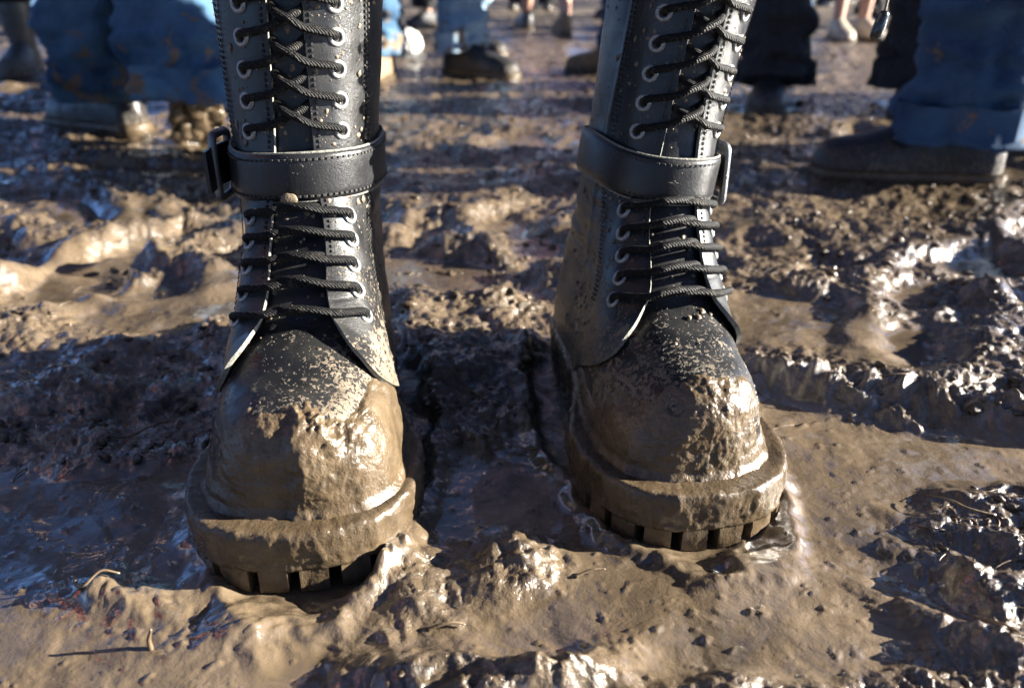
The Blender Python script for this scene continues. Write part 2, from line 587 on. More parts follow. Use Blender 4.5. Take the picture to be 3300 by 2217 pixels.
# ------------------------------------------------------------------ boots
class BootShape:
    TOE = [(.021, .0), (.023, .024), (.028, .038), (.038, .0495), (.06, .0578), (.09, .0598), (.12, .0565), (.15, .050), (.20, .043), (.25, .041), (.28, .037), (.298, .022), (.306, .0)]
    HGT = [(.021, .072), (.023, .084), (.028, .094), (.040, .104), (.06, .1090), (.085, .1155), (.105, .126), (.125, .146), (.145, .172), (.16, .195), (.18, .215), (.24, .215), (.28, .14), (.306, .10)]

    def __init__(s, lean, wf=1.0, ws=1.0):
        s.lean = np.array(lean)
        s.wf, s.ws = wf, ws
        s.zs = np.unique(np.concatenate([np.linspace(.03, .085, 28), np.linspace(.085, .135, 110), np.linspace(.135, .22, 60), np.linspace(.22, .44, 80)]))
        u = np.linspace(-1, 1, 401)
        s.th = np.pi * (.42 * u + .58 * u ** 3)
        s.cy = .215
        rr = np.linspace(.0, .24, 241)
        Z = s.zs[:, None, None]
        cx = s.cx(s.zs)[:, None, None]
        X = cx + rr[None, None, :] * np.sin(s.th)[None, :, None]
        Y = s.cy - rr[None, None, :] * np.cos(s.th)[None, :, None]
        F = s.field(X, Y, Z)
        ins = F < 0
        k = rr.size - 1 - np.argmax(ins[:, :, ::-1], axis=2)
        k = np.clip(k, 0, rr.size - 2)
        f0 = np.take_along_axis(F, k[..., None], 2)[..., 0]
        f1 = np.take_along_axis(F, k[..., None] + 1, 2)[..., 0]
        s.Rg = rr[k] + (rr[1] - rr[0]) * np.clip(f0 / (f0 - f1 + 1e-9), 0, 1)
        for _ in range(3):  # slight smoothing
            G = np.pad(s.Rg, ((1, 1), (0, 0)), mode='edge')
            s.Rg = .25 * G[:-2] + .5 * G[1:-1] + .25 * G[2:]

    def cx(s, z):
        return np.interp(z, s.lean[:, 0], s.lean[:, 1])

    def field(s, X, Y, Z):
        t, h = np.array(s.TOE), np.array(s.HGT)
        W = np.maximum(np.interp(Y, t[:, 0], t[:, 1], left=0, right=0) * s.wf, 1e-4)
        H = np.interp(Y, h[:, 0], h[:, 1]) - .02
        cxl = s.cx(Z) * sstep(.04, .12, Z)
        n = 2.7
        q = (np.abs((X - cxl) / W) ** n + np.maximum((Z - .02) / H, 0) ** n) ** (1 / n)
        fo = (q - 1) * np.minimum(W, H) * .9
        fo = np.where((Y < .021) | (Y > .306), np.maximum(fo, .004), fo)
        zz = [.0, .05, .12, .16, .20, .24, .30, .36, .46]
        a = np.interp(Z, zz, [.037, .038, .040, .0435, .0470, .0490, .0525, .057, .062]) * s.ws
        b = np.interp(Z, zz, [.060, .060, .058, .057, .0565, .0565, .0590, .064, .070])
        yc = np.interp(Z, zz, [.235, .235, .232, .226, .222, .222, .224, .228, .232])
        q2 = (np.abs((X - cxl) / a) ** 2.15 + np.abs((Y - yc) / b) ** 2.15) ** (1 / 2.15)
        sh = (q2 - 1) * a
        k = .016
        hh = np.clip(.5 + .5 * (sh - fo) / k, 0, 1)
        return sh * (1 - hh) + fo * hh - k * hh * (1 - hh)

    def rad(s, th, z):
        th = (np.asarray(th) + np.pi) % (2 * np.pi) - np.pi
        z = np.clip(z, s.zs[0], s.zs[-1])
        i = np.clip(np.searchsorted(s.zs, z) - 1, 0, len(s.zs) - 2)
        j = np.clip(np.searchsorted(s.th, th) - 1, 0, len(s.th) - 2)
        a = (z - s.zs[i]) / (s.zs[i + 1] - s.zs[i])
        b = (th - s.th[j]) / (s.th[j + 1] - s.th[j])
        G = s.Rg
        return (G[i, j] * (1 - a) + G[i + 1, j] * a) * (1 - b) + (G[i, j + 1] * (1 - a) + G[i + 1, j + 1] * a) * b

    def p0(s, th, z):
        th, z = np.broadcast_arrays(np.asarray(th, float), np.asarray(z, float))
        r = s.rad(th, z)
        return np.stack([s.cx(z) + r * np.sin(th), s.cy - r * np.cos(th), z], -1)

    def nrm(s, th, z, e=.04, ez=.003):
        th, z = np.broadcast_arrays(np.asarray(th, float), np.asarray(z, float))
        dt = s.p0(th + e, z) - s.p0(th - e, z)
        dz = s.p0(th, np.minimum(z + ez, .4399)) - s.p0(th, np.maximum(z - ez, .0301))
        n = np.cross(dt, dz)
        return n / (np.linalg.norm(n, axis=-1, keepdims=True) + 1e-12)

    def P(s, th, z, off=0.0):
        return s.p0(th, z) + s.nrm(th, z) * np.asarray(off)[..., None]


_tz = np.linspace(.03, .46, 861)
_tt = np.interp(_tz, [.045, .066, .082, .094, .105, .116, .128, .138, .150, .165, .185, .21, .3, .44],
                [46, 33, 25, 20.5, 16.5, 13, 10.6, 10.4, 11.3, 13, 14, 13, 11.5, 11])
_k = np.exp(-(np.arange(-24, 25) / 10.0) ** 2); _k /= _k.sum()
_tt = np.convolve(np.pad(_tt, 24, mode='edge'), _k, mode='valid')


def te_of(z):
    """half angle of the lacing gap, by height"""
    return np.radians(np.interp(z, _tz, _tt))


def dashes(path_pts, nrm_pts, ln=.0022, wd=.0006, gap=.0012):
    """short raised thread stitches along a polyline; returns V,F"""
    P = np.asarray(path_pts); N = np.asarray(nrm_pts)
    d = np.concatenate([[0], np.cumsum(np.linalg.norm(np.diff(P, axis=0), axis=1))])
    V, F = [], []
    s = 0.0
    ip = lambda A, t: np.array([np.interp(t, d, A[:, k]) for k in range(3)])
    while s + ln < d[-1]:
        a, b = ip(P, s), ip(P, s + ln)
        n = ip(N, s + ln / 2); n /= np.linalg.norm(n)
        t = b - a; t /= np.linalg.norm(t) + 1e-12
        w = np.cross(n, t) * wd
        k = len(V)
        V += [a - w, a + w, b + w, b - w, a - w + n * .0006 + t * .0004, a + w + n * .0006 + t * .0004, b + w + n * .0006 - t * .0004, b - w + n * .0006 - t * .0004]
        F += [[k + 4, k + 5, k + 6, k + 7], [k, k + 1, k + 5, k + 4], [k + 1, k + 2, k + 6, k + 5], [k + 2, k + 3, k + 7, k + 6], [k + 3, k, k + 4, k + 7]]
        s += ln + gap
    return V, F


def joinVF(lst):
    V, F = [], []
    for v, f in lst:
        k = len(V)
        V += list(v)
        F += [[i + k for i in q] for q in f]
    return V, F


def make_boot(key, label, cfg):
    b = BOOTS[key]
    root = empty('boot', (*b['loc'], cfg['z0']), b['yaw'])
    tag(root, label, 'boot', 'pair of tall black lace-up boots')
    bs = BootShape(b['lean'], *b['width'])
    seed = cfg['seed']
    side = cfg['muddy_side']

    def mudattr(P):
        x, y, z = P[..., 0], P[..., 1], P[..., 2]
        near = sstep(.185, .085, z + .35 * np.maximum(y - .12, 0) * 0)      # more splashes low down
        toe = sstep(.14, .06, y) * 1.0
        sd = sstep(.0, .05, x * side) * sstep(.22, .10, z)
        n = fbm(x + seed, y, z, size=.030, octv=4, gain=.6)
        ln = cfg['mud_line'](x)
        toe = np.maximum(toe * .45, 1.0 * sstep(ln + .050, ln - .005, y) * sstep(.17, .13, y))
        return np.clip(.15 + .24 * near + .27 * toe * sstep(.15, .10, z) + .26 * sd + .42 * n, 0, 1)

    # --- inner upper: vamp and tongue
    TH, ZZ = np.meshgrid(bs.th[:-1], bs.zs)
    P = bs.p0(TH, ZZ)
    N = bs.nrm(TH, ZZ)
    front = np.exp(-(TH / .35) ** 2)
    crease = (.0016 * np.sin(ZZ / .0075) * sstep(.112, .12, ZZ) * sstep(.150, .135, ZZ) + .0012 * np.sin(P[..., 1] / .006 + 40 * P[..., 0]) * sstep(.10, .108, ZZ) * sstep(.125, .115, ZZ)) * front
    dsp = crease + .0010 * fbm(P[..., 0] + seed, P[..., 1], P[..., 2], size=.03, octv=3)
    P = P + N * dsp[..., None]
    mesh_np('vamp_and_tongue', P.reshape(-1, 3), gridF(*TH.shape, wrap=True), M['leather'], root, attrs={'mud': mudattr(P)})

    # --- quarters: two thick leather panels that carry the eyelets, raw pale cut edge
    for sd in (-1, 1):
        zr = np.unique(np.concatenate([np.linspace(.046, .10, 30), np.linspace(.10, .14, 50), np.linspace(.14, .425, 110)]))
        tt = np.linspace(0, 1, 110) ** 1.7
        te = te_of(zr)
        th = sd * (te[:, None] + (np.pi - .02 - te[:, None]) * tt[None, :])
        Z = np.repeat(zr[:, None], len(tt), 1)
        P0 = bs.p0(th, Z)
        Nn = bs.nrm(th, Z)
        arc = np.abs(th - sd * te[:, None]) * bs.rad(th, Z)
        lift = np.exp(-arc / .010) * (.0012 + .0030 * sstep(.165, .125, Z) * sstep(.095, .11, Z))
        wr = .0012 * fbm(P0[..., 0] + seed + sd, P0[..., 1], P0[..., 2], size=.035, octv=4) * sstep(0, .02, arc)
        wr = wr + .0030 * fbm(P0[..., 0], P0[..., 1] * .6 + seed, P0[..., 2] * 3.2, size=.05, octv=3) * sstep(.02, .04, arc) * sstep(.10, .13, Z) * sstep(.23, .19, Z)
        ridge = .0009 * np.exp(-((arc - .040) / .0022) ** 2) * sstep(.12, .14, Z)
        off = .0032 + lift + wr + ridge
        O = P0 + Nn * off[..., None]
        I = P0 + Nn * (off - .0030)[..., None]
        nr, nc = th.shape
        rim = np.stack([I[:, 0], (I[:, 0] + O[:, 0]) / 2 - np.stack([sd * .0004 * np.ones(nr), 0 * zr, 0 * zr], -1), O[:, 0]], 1)
        V = np.concatenate([O.reshape(-1, 3), I.reshape(-1, 3), rim.reshape(-1, 3)])
        F1 = gridF(nr, nc, flip=sd < 0)
        F2 = gridF(nr, nc, flip=sd > 0, off=nr * nc)
        F3 = gridF(nr, 3, flip=sd < 0, off=2 * nr * nc)
        a = np.arange(nc - 1)
        F4 = np.stack([a, a + nr * nc, a + 1 + nr * nc, a + 1], -1)
        F = np.concatenate([F1, F2, F3, F4])
        mi = np.concatenate([np.zeros(len(F1) + len(F2), int), np.ones(len(F3), int), np.zeros(len(F4), int)])
        ma = np.concatenate([mudattr(O).ravel(), mudattr(I).ravel(), np.zeros(rim.shape[0] * 3)])
        q = mesh_np('quarter_panel', V, F, [M['leather'], M['edge']], root, mi=mi, attrs={'mud': ma})
        # stitching along the facing edge and along the eyelet stay
        lst = []
        for d0 in (.0035, .0405, .0435):
            zz = np.linspace(.125 if d0 < .01 else .112, .42, 260)
            t0 = sd * (te_of(zz) + d0 / bs.rad(sd * te_of(zz), zz))
            oo = .0036 + .0012 * np.exp(-d0 / .01)
            lst.append(dashes(bs.P(t0, zz, np.full(zz.shape, oo + (.0008 if d0 > .04 else .0))), bs.nrm(t0, zz)))
        v, f = joinVF(lst)
        st = mesh_np('stitching', v, f, M['stitch'], q, smooth=False)
        st['kind'] = 'stuff'
    # --- back strip with stitching
    zz = np.linspace(.05, .425, 90)
    aa = np.linspace(-.30, .30, 15)
    TB, ZB = np.meshgrid(np.pi + aa, zz)
    pr = .0068 * (1 - (aa / .30) ** 8)
    PB = bs.P(TB, ZB, np.broadcast_to(pr[None, :], TB.shape))
    bk = mesh_np('back_strip', PB.reshape(-1, 3), gridF(*TB.shape), M['leather'], root, attrs={'mud': mudattr(PB)})

    # --- eyelets and laces
    zu, zl = cfg['eyelets_up'], cfg['eyelets_low']
    ang = np.linspace(0, 2 * np.pi, 21)[:-1]
    eye = {-1: [], 1: []}
    for sd in (-1, 1):
        for z in list(zl) + list(zu):
            d0 = .0180 if z > .2 else .0170 + .004 * sstep(.16, .12, z)
            te = float(te_of(z))
            t0 = sd * (te + d0 / float(bs.rad(sd * te, z)))
            C = bs.P(np.array(t0), np.array(z), np.array(.0040))
            n = bs.nrm(np.array(t0), np.array(z))
            if z > .0:
                up = np.array([0, 0, 1.]) - n * n[2]
            up /= np.linalg.norm(up)
            tx = np.cross(up, n)
            eye[sd].append((t0, z, C, n))
            # flat flared ring
            prof = [(.0028, -.0012), (.0030, .0006), (.0038, .0012), (.0050, .0011), (.0058, .0004), (.0059, -.0008)]
            V = []
            for rr_, hh_ in prof:
                V += [C + (np.cos(a) * tx + np.sin(a) * up) * rr_ + n * hh_ for a in ang]
            F = [list(q) for q in gridF(len(prof), len(ang), wrap=True, flip=True)]
            k = len(ang)
            e = mesh_np('eyelet', V, F, M['eyelet'], root)
            hole = [C - n * .0002 + (np.cos(a) * tx + np.sin(a) * up) * .0030 for a in ang]
            mesh_np('eyelet_hole', hole, [list(range(k))], M['rubber'], e, smooth=False)
    nl = len(zl)
    for sd in (-1, 1):
        for i, (t0, z, C, n) in enumerate(eye[sd]):
            low = i < nl
            if i >= len(eye[sd]) - 1:
                continue
            z2 = z + (.0075 if low else .0195) + random.uniform(-.0012, .0012)
            te1, te2 = float(te_of(z)), float(te_of(z2))
            ts = [t0, t0 * .82 + .18 * sd * te1, sd * te1, sd * te1 * .35, -sd * te2 * .45, -sd * te2 * .95, -sd * te2 * 1.30]
            hi = .0036 if sd == cfg['over'] else .0008
            of = [.0015, .0078, .0088, .0072 + hi, .0046 + hi, .0004, -.0025]
            ks = [0, .12, .30, .52, .74, .93, 1.0]
            pts = [bs.P(np.array(t), np.array(z + (z2 - z) * k), np.array(o)) for t, k, o in zip(ts, ks, of)]
            pts = resample(np.array(pts), 40)
            if low:
                pts[:, 2] += .0035 * np.sin(np.pi * np.linspace(0, 1, 40))
            wob = fbm(pts[:, 0] + i, pts[:, 1] + sd, pts[:, 2], size=.012, octv=2)
            pts[:, 2] += .0006 * wob
            rad = .0025 * (1 + .06 * fbm(pts[:, 0] + 3 * i, pts[:, 1], pts[:, 2], size=.004, octv=2))
            v, f = tube(pts, rad, 10)
            mesh_np('lace', v, f, M['lace'], root)

    # --- ankle strap
    zc, tilt, hh = cfg['strap_z'], cfg['strap_tilt'], .0155
    tht = np.linspace(-np.pi, np.pi, 181)[:-1]
    prof = [(-hh, 0), (-hh + .0007, .0026), (-hh + .003, .0034), (-hh * .5, .0036), (0, .0036), (hh * .5, .0036), (hh - .003, .0034), (hh - .0007, .0026), (hh, 0)]
    base = .5 * bs.rad(tht, np.full(tht.shape, zc)) + .25 * (bs.rad(tht, np.full(tht.shape, zc - .012)) + bs.rad(tht, np.full(tht.shape, zc + .012))) + .0044 + .0016 * np.exp(-(tht / .35) ** 2)
    for _ in range(6):
        base = .25 * np.roll(base, 1) + .5 * base + .25 * np.roll(base, -1)
    V = []
    for dz, o in prof:
        z = zc + dz + tilt * np.sin(tht) + .0012 * np.sin(3 * tht + seed)
        cxx = bs.cx(np.full(tht.shape, zc)) + (bs.cx(np.full(tht.shape, zc + dz)) - bs.cx(np.full(tht.shape, zc)))
        V.append(np.stack([cxx + (base + o) * np.sin(tht), bs.cy - (base + o) * np.cos(tht), z], -1))
    V = np.array(V)
    sp = mesh_np('ankle_strap', V.reshape(-1, 3), gridF(len(prof), len(tht), wrap=True), [M['strap']], root, attrs={'mud': mudattr(V) * .55 + .08})
    lst = []
    for dz in (-hh + .0038, hh - .0038):
        z = zc + dz + tilt * np.sin(tht) + .0012 * np.sin(3 * tht + seed)
        pp = np.stack([bs.cx(z) + (base + .0037) * np.sin(tht), bs.cy - (base + .0037) * np.cos(tht), z], -1)
        nn = np.stack([np.sin(tht), -np.cos(tht), 0 * tht], -1)
        lst.append(dashes(pp, nn, .0026, .0007, .0014))
    v, f = joinVF(lst)
    mesh_np('stitching', v, f, M['stitch'], sp, smooth=False)['kind'] = 'stuff'
    # pale cut edge along the strap's rims
    for dz in (-hh, hh):
        z = zc + dz + tilt * np.sin(tht) + .0012 * np.sin(3 * tht + seed)
        pp = np.stack([bs.cx(np.full(tht.shape, zc + dz)) + (base + .0015) * np.sin(tht), bs.cy - (base + .0015) * np.cos(tht), z], -1)
        v, f = tube(pp, .0009, 5, closed=True)
        mesh_np('strap_edge', v, f, M['edge'], sp)
    # --- buckle
    tb = R(cfg['buckle'])
    rb = float(np.interp(tb, tht, base)) + .0065
    zb = zc + tilt * math.sin(tb)
    ctr = np.array([float(bs.cx(zc)) + rb * math.sin(tb), bs.cy - rb * math.cos(tb), zb])
    nx = np.array([math.sin(tb), -math.cos(tb), 0])
    tx = np.array([math.cos(tb), math.sin(tb), 0])
    up = np.array([0, 0, 1.])
    nx2 = nx * .97 + tx * .25 * (-1 if tb < 0 else 1)
    tx2 = np.cross(up, nx2); tx2 /= np.linalg.norm(tx2)
    bu = empty('buckle'); bu.parent = root
    hw, hz, rc = .013, .0215, .005
    loop = []
    for cx_, cz_, a0 in ((hw - rc, hz - rc, 0), (-hw + rc, hz - rc, 90), (-hw + rc, -hz + rc, 180), (hw - rc, -hz + rc, 270)):
        for a in np.linspace(a0, a0 + 90, 6):
            loop.append(ctr + tx2 * (cx_ + rc * math.cos(R(a))) + up * (cz_ + rc * math.sin(R(a))) + nx2 * .002)
    v, f = tube(np.array(loop), .0029, 8, closed=True)
    mesh_np('buckle_frame', v, f, M['buckle'], bu)
    v, f = tube(resample([ctr - tx2 * .016 + nx2 * .001, ctr - tx2 * .006 + nx2 * .005, ctr + tx2 * .008 + nx2 * .006, ctr + tx2 * .019 + nx2 * .004], 12), .0021, 7)
    mesh_np('prong', v, f, M['buckle'], bu)
    # loose strap end passing through the buckle
    pts = [ctr + tx2 * x + nx2 * o for x, o in ((-.024, -.005), (-.013, .0), (0, .0030), (.014, .0020), (.030, .0))]
    C = resample(pts, 16)
    V = []
    for c in C:
        for z_, o in ((-.0140, 0), (-.0140, .0024), (.0140, .0024), (.0140, 0)):
            V.append(c + up * z_ + nx2 * o)
    F = [list(q) for q in gridF(16, 4, wrap=True)] + [[0, 1, 2, 3], [63, 62, 61, 60]]
    mesh_np('strap_end', V, F, M['strap'], bu, smooth=False)

    # --- sole with lugs
    so = [(0, 0), (.0015, .018), (.006, .032), (.016, .047), (.035, .059), (.06, .0655), (.09, .0675), (.12, .0655), (.16, .058), (.20, .052), (.25, .050), (.285, .046), (.305, .034), (.314, .018), (.317, 0)]
    so = np.array(so)
    so[:, 1] *= 1 + cfg['flare'] * sstep(.14, .09, so[:, 0])
    so[:, 1] *= 1 - cfg['waist'] * sstep(.08, .16, so[:, 0])
    half = resample(np.stack([so[:, 1], so[:, 0], 0 * so[:, 0]], -1), 400)[:, :2]
    half[:, 0] = np.maximum(half[:, 0], 0)
    full = np.concatenate([half, (half * [-1, 1])[::-1][1:-1]])
    dl = np.linalg.norm(np.diff(np.vstack([full, full[:1]]), axis=0), axis=1)
    cum = np.concatenate([[0], np.cumsum(dl)])
    L = cum[-1]
    fx = np.append(full[:, 0], full[0, 0]); fy = np.append(full[:, 1], full[0, 1])

    def outl(s_):
        s_ = np.asarray(s_) % L
        p = np.stack([np.interp(s_, cum, fx), np.interp(s_, cum, fy)], -1)
        e = .004
        q = np.stack([np.interp((s_ + e) % L, cum, fx), np.interp((s_ + e) % L, cum, fy)], -1) - np.stack([np.interp((s_ - e) % L, cum, fx), np.interp((s_ - e) % L, cum, fy)], -1)
        q /= np.linalg.norm(q, axis=-1, keepdims=True) + 1e-12
        return p, np.stack([q[..., 1], -q[..., 0]], -1)
    ss = np.linspace(0, L, 721)[:-1]
    p, n = outl(ss)
    prof = [(.0070, -.017), (.0182, -.017), (.0183, -.0001), (.0200, .0), (.0215, 0), (.023, 0), (.0245, 0), (.026, .0003), (.0285, .0005), (.031, .0008), (.0335, .0008), (.036, .0008), (.038, .0008), (.0405, .0006), (.0428, .0002), (.0440, -.0009), (.0441, -.003), (.0436, -.007), (.0432, -.013), (.0430, -.022), (.0430, -.034)]
    V = []
    for z, o in prof:
        x2, y2 = p[:, 0] + n[:, 0] * o, p[:, 1] + n[:, 1] * o
        wv = fbm(x2 + seed, y2, np.full(x2.shape, z) * 1.0, size=.020, octv=4, gain=.6)
        wf = fbm(x2 + seed, y2, np.full(x2.shape, z) * 2.0, size=.006, octv=3, gain=.6)
        am = .0018 * float(sstep(.010, .026, z))
        zz_ = z + (.0014 * wv + .0006 * wf if z > .0425 else 0) + .002 * sstep(.06, 0., y2) * sstep(.0, .02, z)
        clot = .0035 * np.maximum(fbm(x2 + seed + 9, y2, np.full(x2.shape, z) * .45, size=.018, octv=4, gain=.6) + .12, 0) * float(sstep(.006, .028, z) * sstep(.0445, .041, z))
        dd = am * wv + .0010 * wf + clot
        V.append(np.stack([x2 + n[:, 0] * dd, y2 + n[:, 1] * dd, zz_], -1))
    V = np.array(V)
    sole = mesh_np('sole', V.reshape(-1, 3), gridF(len(prof), len(ss), wrap=True, flip=False), [M['sole'], M['rubber']], root,
                   mi=[1] * (2 * 720) + [0] * ((len(prof) - 3) * 720))
    pitch = L / round(L / .0235)
    i = 0
    while i * pitch < L - 1e-6:
        s0 = i * pitch + .0035
        sg = np.linspace(s0, s0 + pitch - (-.0003 if random.random() < .35 and abs(float(outl(s0)[0][1]) - .15) < .09 else .0066) + random.uniform(-.0010, .0006), 7)
        pp, nn = outl(sg)
        V = []
        for z, o in ((.004, -.021), (.004, -.0010), (.005, .0), (.010, .0), (.0145, .0), (.0184, -.0002), (.0184, -.021)):
            wv = fbm(pp[:, 0] + seed, pp[:, 1], np.full(7, z) * 1.0, size=.020, octv=4, gain=.6)
            wf = fbm(pp[:, 0] + seed, pp[:, 1], np.full(7, z) * 2.0, size=.006, octv=3, gain=.6)
            clot = .0035 * np.maximum(fbm(pp[:, 0] + seed + 9, pp[:, 1], np.full(7, z) * .45, size=.018, octv=4, gain=.6) + .12, 0) * float(sstep(.006, .028, z))
            dd = o + (.0018 * float(sstep(.010, .026, z)) * wv + .0016 * wf + clot) * (o > -.01)
            V.append(np.stack([pp[:, 0] + nn[:, 0] * dd, pp[:, 1] + nn[:, 1] * dd, np.full(7, z) + .002 * sstep(.06, 0., pp[:, 1]) * sstep(0., .02, z)], -1))
        V = np.array(V)
        F = [list(q) for q in gridF(5, 7, off=7)]
        W = V.reshape(-1, 3)
        VV = np.concatenate([W, W])
        o2 = 49
        F += [[o2 + k * 7 for k in range(7)][::-1], [o2 + k * 7 + 6 for k in range(7)]]
        F += [[o2 + k, o2 + k + 1, o2 + 7 + k + 1, o2 + 7 + k] for k in range(6)]
        V = VV
        mesh_np('tread_lug', V, F, M['sole'], sole, smooth=True)
        i += 1

    # --- thick wet mud plastered on the toe
    u = np.linspace(-1, 1, 330)
    thm = R(100) * (.42 * u + .58 * u ** 3)
    zm = np.unique(np.concatenate([np.linspace(.041, .09, 70), np.linspace(.09, .135, 130)]))
    TM, ZM = np.meshgrid(thm, zm)
    P0 = bs.p0(TM, ZM)
    NN = bs.nrm(TM, ZM)
    x, y, z = P0[..., 0], P0[..., 1], P0[..., 2]
    line = cfg['mud_line'](x)
    nb = fbm(x + seed, y, z, size=.028, octv=4, gain=.55)
    nf = fbm(x + seed + 4, y, z, size=.009, octv=4, gain=.6)
    T = np.clip((line + .003 + .016 * nb + .012 * nf - y) / .024, -1, 1)
    low = sstep(.068, .052, z) * sstep(.26, .20, y)
    T = np.maximum(T, np.clip(low * 2 - 1 + .6 * nb, -1, 1) * .8)
    thick = np.where(T > 0, .0001 + .0028 * T, .0060 * T)
    lump = np.maximum(fbm(x + seed, y + 3, z, size=.016, octv=3), 0) * cfg['lumps']
    flake = cfg['flake'](x, y, z)
    thick = thick + np.where(T > .05, (.0020 * lump + .0005 * nf + flake) * sstep(.05, .4, T), 0)
    thick = thick + sstep(.050, .043, z) * .0030 * (1 + .6 * nb) * sstep(.25, .15, y)
    PM = P0 + NN * thick[..., None]
    mesh_np('mud_coating', PM.reshape(-1, 3), gridF(*TM.shape), M['mud'], root)

    # splatter blobs of drying mud on the leather
    blobs = []
    r2 = np.random.default_rng(int(seed * 10) + 3)
    for _ in range(cfg['blobs']):
        zt = .07 + .30 * r2.random() ** 2.0
        tt = r2.normal() * .8 + .25 * side
        sc = .0005 + .0016 * r2.random() ** 3
        inside = abs(tt) < float(te_of(zt))
        c = bs.P(np.array(tt), np.array(zt), np.array(.0004 if inside else .0040))
        n = bs.nrm(np.array(tt), np.array(zt))
        a = np.array([n[1], -n[0], .2]); a -= n * (a @ n); a /= np.linalg.norm(a)
        bb = np.cross(n, a)
        V = [c + n * sc * .28]
        st = r2.uniform(.7, 1.6)
        for ring, hgt in ((.55, .22), (1.0, -.2)):
            for q in range(7):
                an = q / 7 * 2 * np.pi
                w = ring * r2.uniform(.75, 1.25) * sc
                V.append(c + a * math.cos(an) * w + bb * math.sin(an) * w * st + n * sc * hgt)
        F = [[0, 1 + q, 1 + (q + 1) % 7] for q in range(7)] + [[1 + q, 8 + q, 8 + (q + 1) % 7, 1 + (q + 1) % 7] for q in range(7)]
        blobs.append((V, F))
    v, f = joinVF(blobs)
    mesh_np('mud_splatter', v, f, M['splat'], root)['kind'] = 'stuff'
    if cfg.get('clot'):
        t0, z, sc = cfg['clot']
        c = bs.P(np.array(t0), np.array(z), np.array(.0105))
        n = bs.nrm(np.array(t0), np.array(z))
        gx, gy = np.meshgrid(np.linspace(0, np.pi, 14), np.linspace(0, 2 * np.pi, 20)[:-1], indexing='ij')
        D = np.stack([np.sin(gx) * np.cos(gy), np.cos(gx) * .28, np.sin(gx) * np.sin(gy) * .75], -1)
        D = D * (sc * (1 + .35 * fbm(D[..., 0], D[..., 1], D[..., 2], size=.8, octv=3)))[..., None]
        mesh_np('mud_clot', (D + c).reshape(-1, 3), gridF(14, 19, wrap=True), M['splat'], root)
    return root, bs


M['splat'] = mat_simple('drying_mud_splash', (.125, .093, .06), .6, 0, 500, .0008, .3, 200)


def flake_L(x, y, z):
    # torn plate of thicker mud covering the sunny half of the toe, ragged edge near the middle
    e = x - .002 + .010 * fbm(x, y, z, size=.020, octv=4, gain=.65)
    gro = np.maximum(fbm(x + 2, y, z * .35, size=.010, octv=3), 0)
    return (.0030 * sstep(-.003, .005, e) - .0022 * gro * sstep(.0, .004, e) * sstep(.024, .010, e)) * sstep(.112, .098, z) * sstep(.075, .045, y)


def flake_R(x, y, z):
    return -.003 * blob(x, z, -.022, .092, .010, .006, -.6)


make_boot('L', 'tall black lace-up boot with mud-plastered toe and buckle on its outer shaded side', dict(
    flare=.07, waist=.06, z0=-.007, seed=1.3, muddy_side=1, over=1, strap_z=.2075, strap_tilt=.001, buckle=-84, blobs=800, lumps=.8,
    eyelets_low=(.124, .138, .152, .166, .180), eyelets_up=(.2345, .2535, .2725, .2915, .3105, .3295, .349, .368),
    mud_line=lambda x: .037 + .080 * sstep(.030, .056, x) - .004 * sstep(-.02, -.05, x), flake=flake_L, clot=(-.05, .193, .0055)))
make_boot('R', 'tall black lace-up boot with grimy speckled vamp and pale buckle on its sunlit side', dict(
    flare=.03, waist=.17, z0=-.007, seed=6.1, muddy_side=-1, over=-1, strap_z=.1975, strap_tilt=-.008, buckle=80, blobs=800, lumps=.6,
    eyelets_low=(.122, .135, .148, .161, .175), eyelets_up=(.2275, .2465, .2655, .2845, .3035, .3225, .342, .361),
    mud_line=lambda x: .037 - .004 * sstep(.01, .05, x) + .05 * sstep(-.03, -.055, x), flake=flake_R, clot=None))

# ------------------------------------------------------------------ people
M['denim_mid'] = mat_denim('blue_denim', (.004, .019, .055), (.070, .145, .225), .4)
M['denim_dark'] = mat_denim('dark_denim', (.003, .011, .036), (.036, .078, .140), .15)
M['denim_light'] = mat_denim('pale_denim', (.05, .12, .23), (.24, .33, .40), .3)
M['shoe_black'] = mat_leather('black_shoe', (.009, .0095, .012), .0, .2)
M['shoe_navy'] = mat_simple('navy_canvas', (.015, .03, .07), .7, 0, 300, .0008, .4)
M['shoe_tan'] = mat_simple('tan_suede', (.17, .11, .062), .8, 0, 300, .0008, .3)
M['welly'] = mat_leather('grey_rubber_boot', (.05, .05, .047), .12)
M['strap_white'] = mat_simple('pale_sandal_strap', (.35, .29, .22), .6)
M['jacket_red'] = mat_simple('red_jacket', (.25, .03, .03), .8)
M['jacket_blue'] = mat_simple('blue_jacket', (.03, .06, .15), .8)


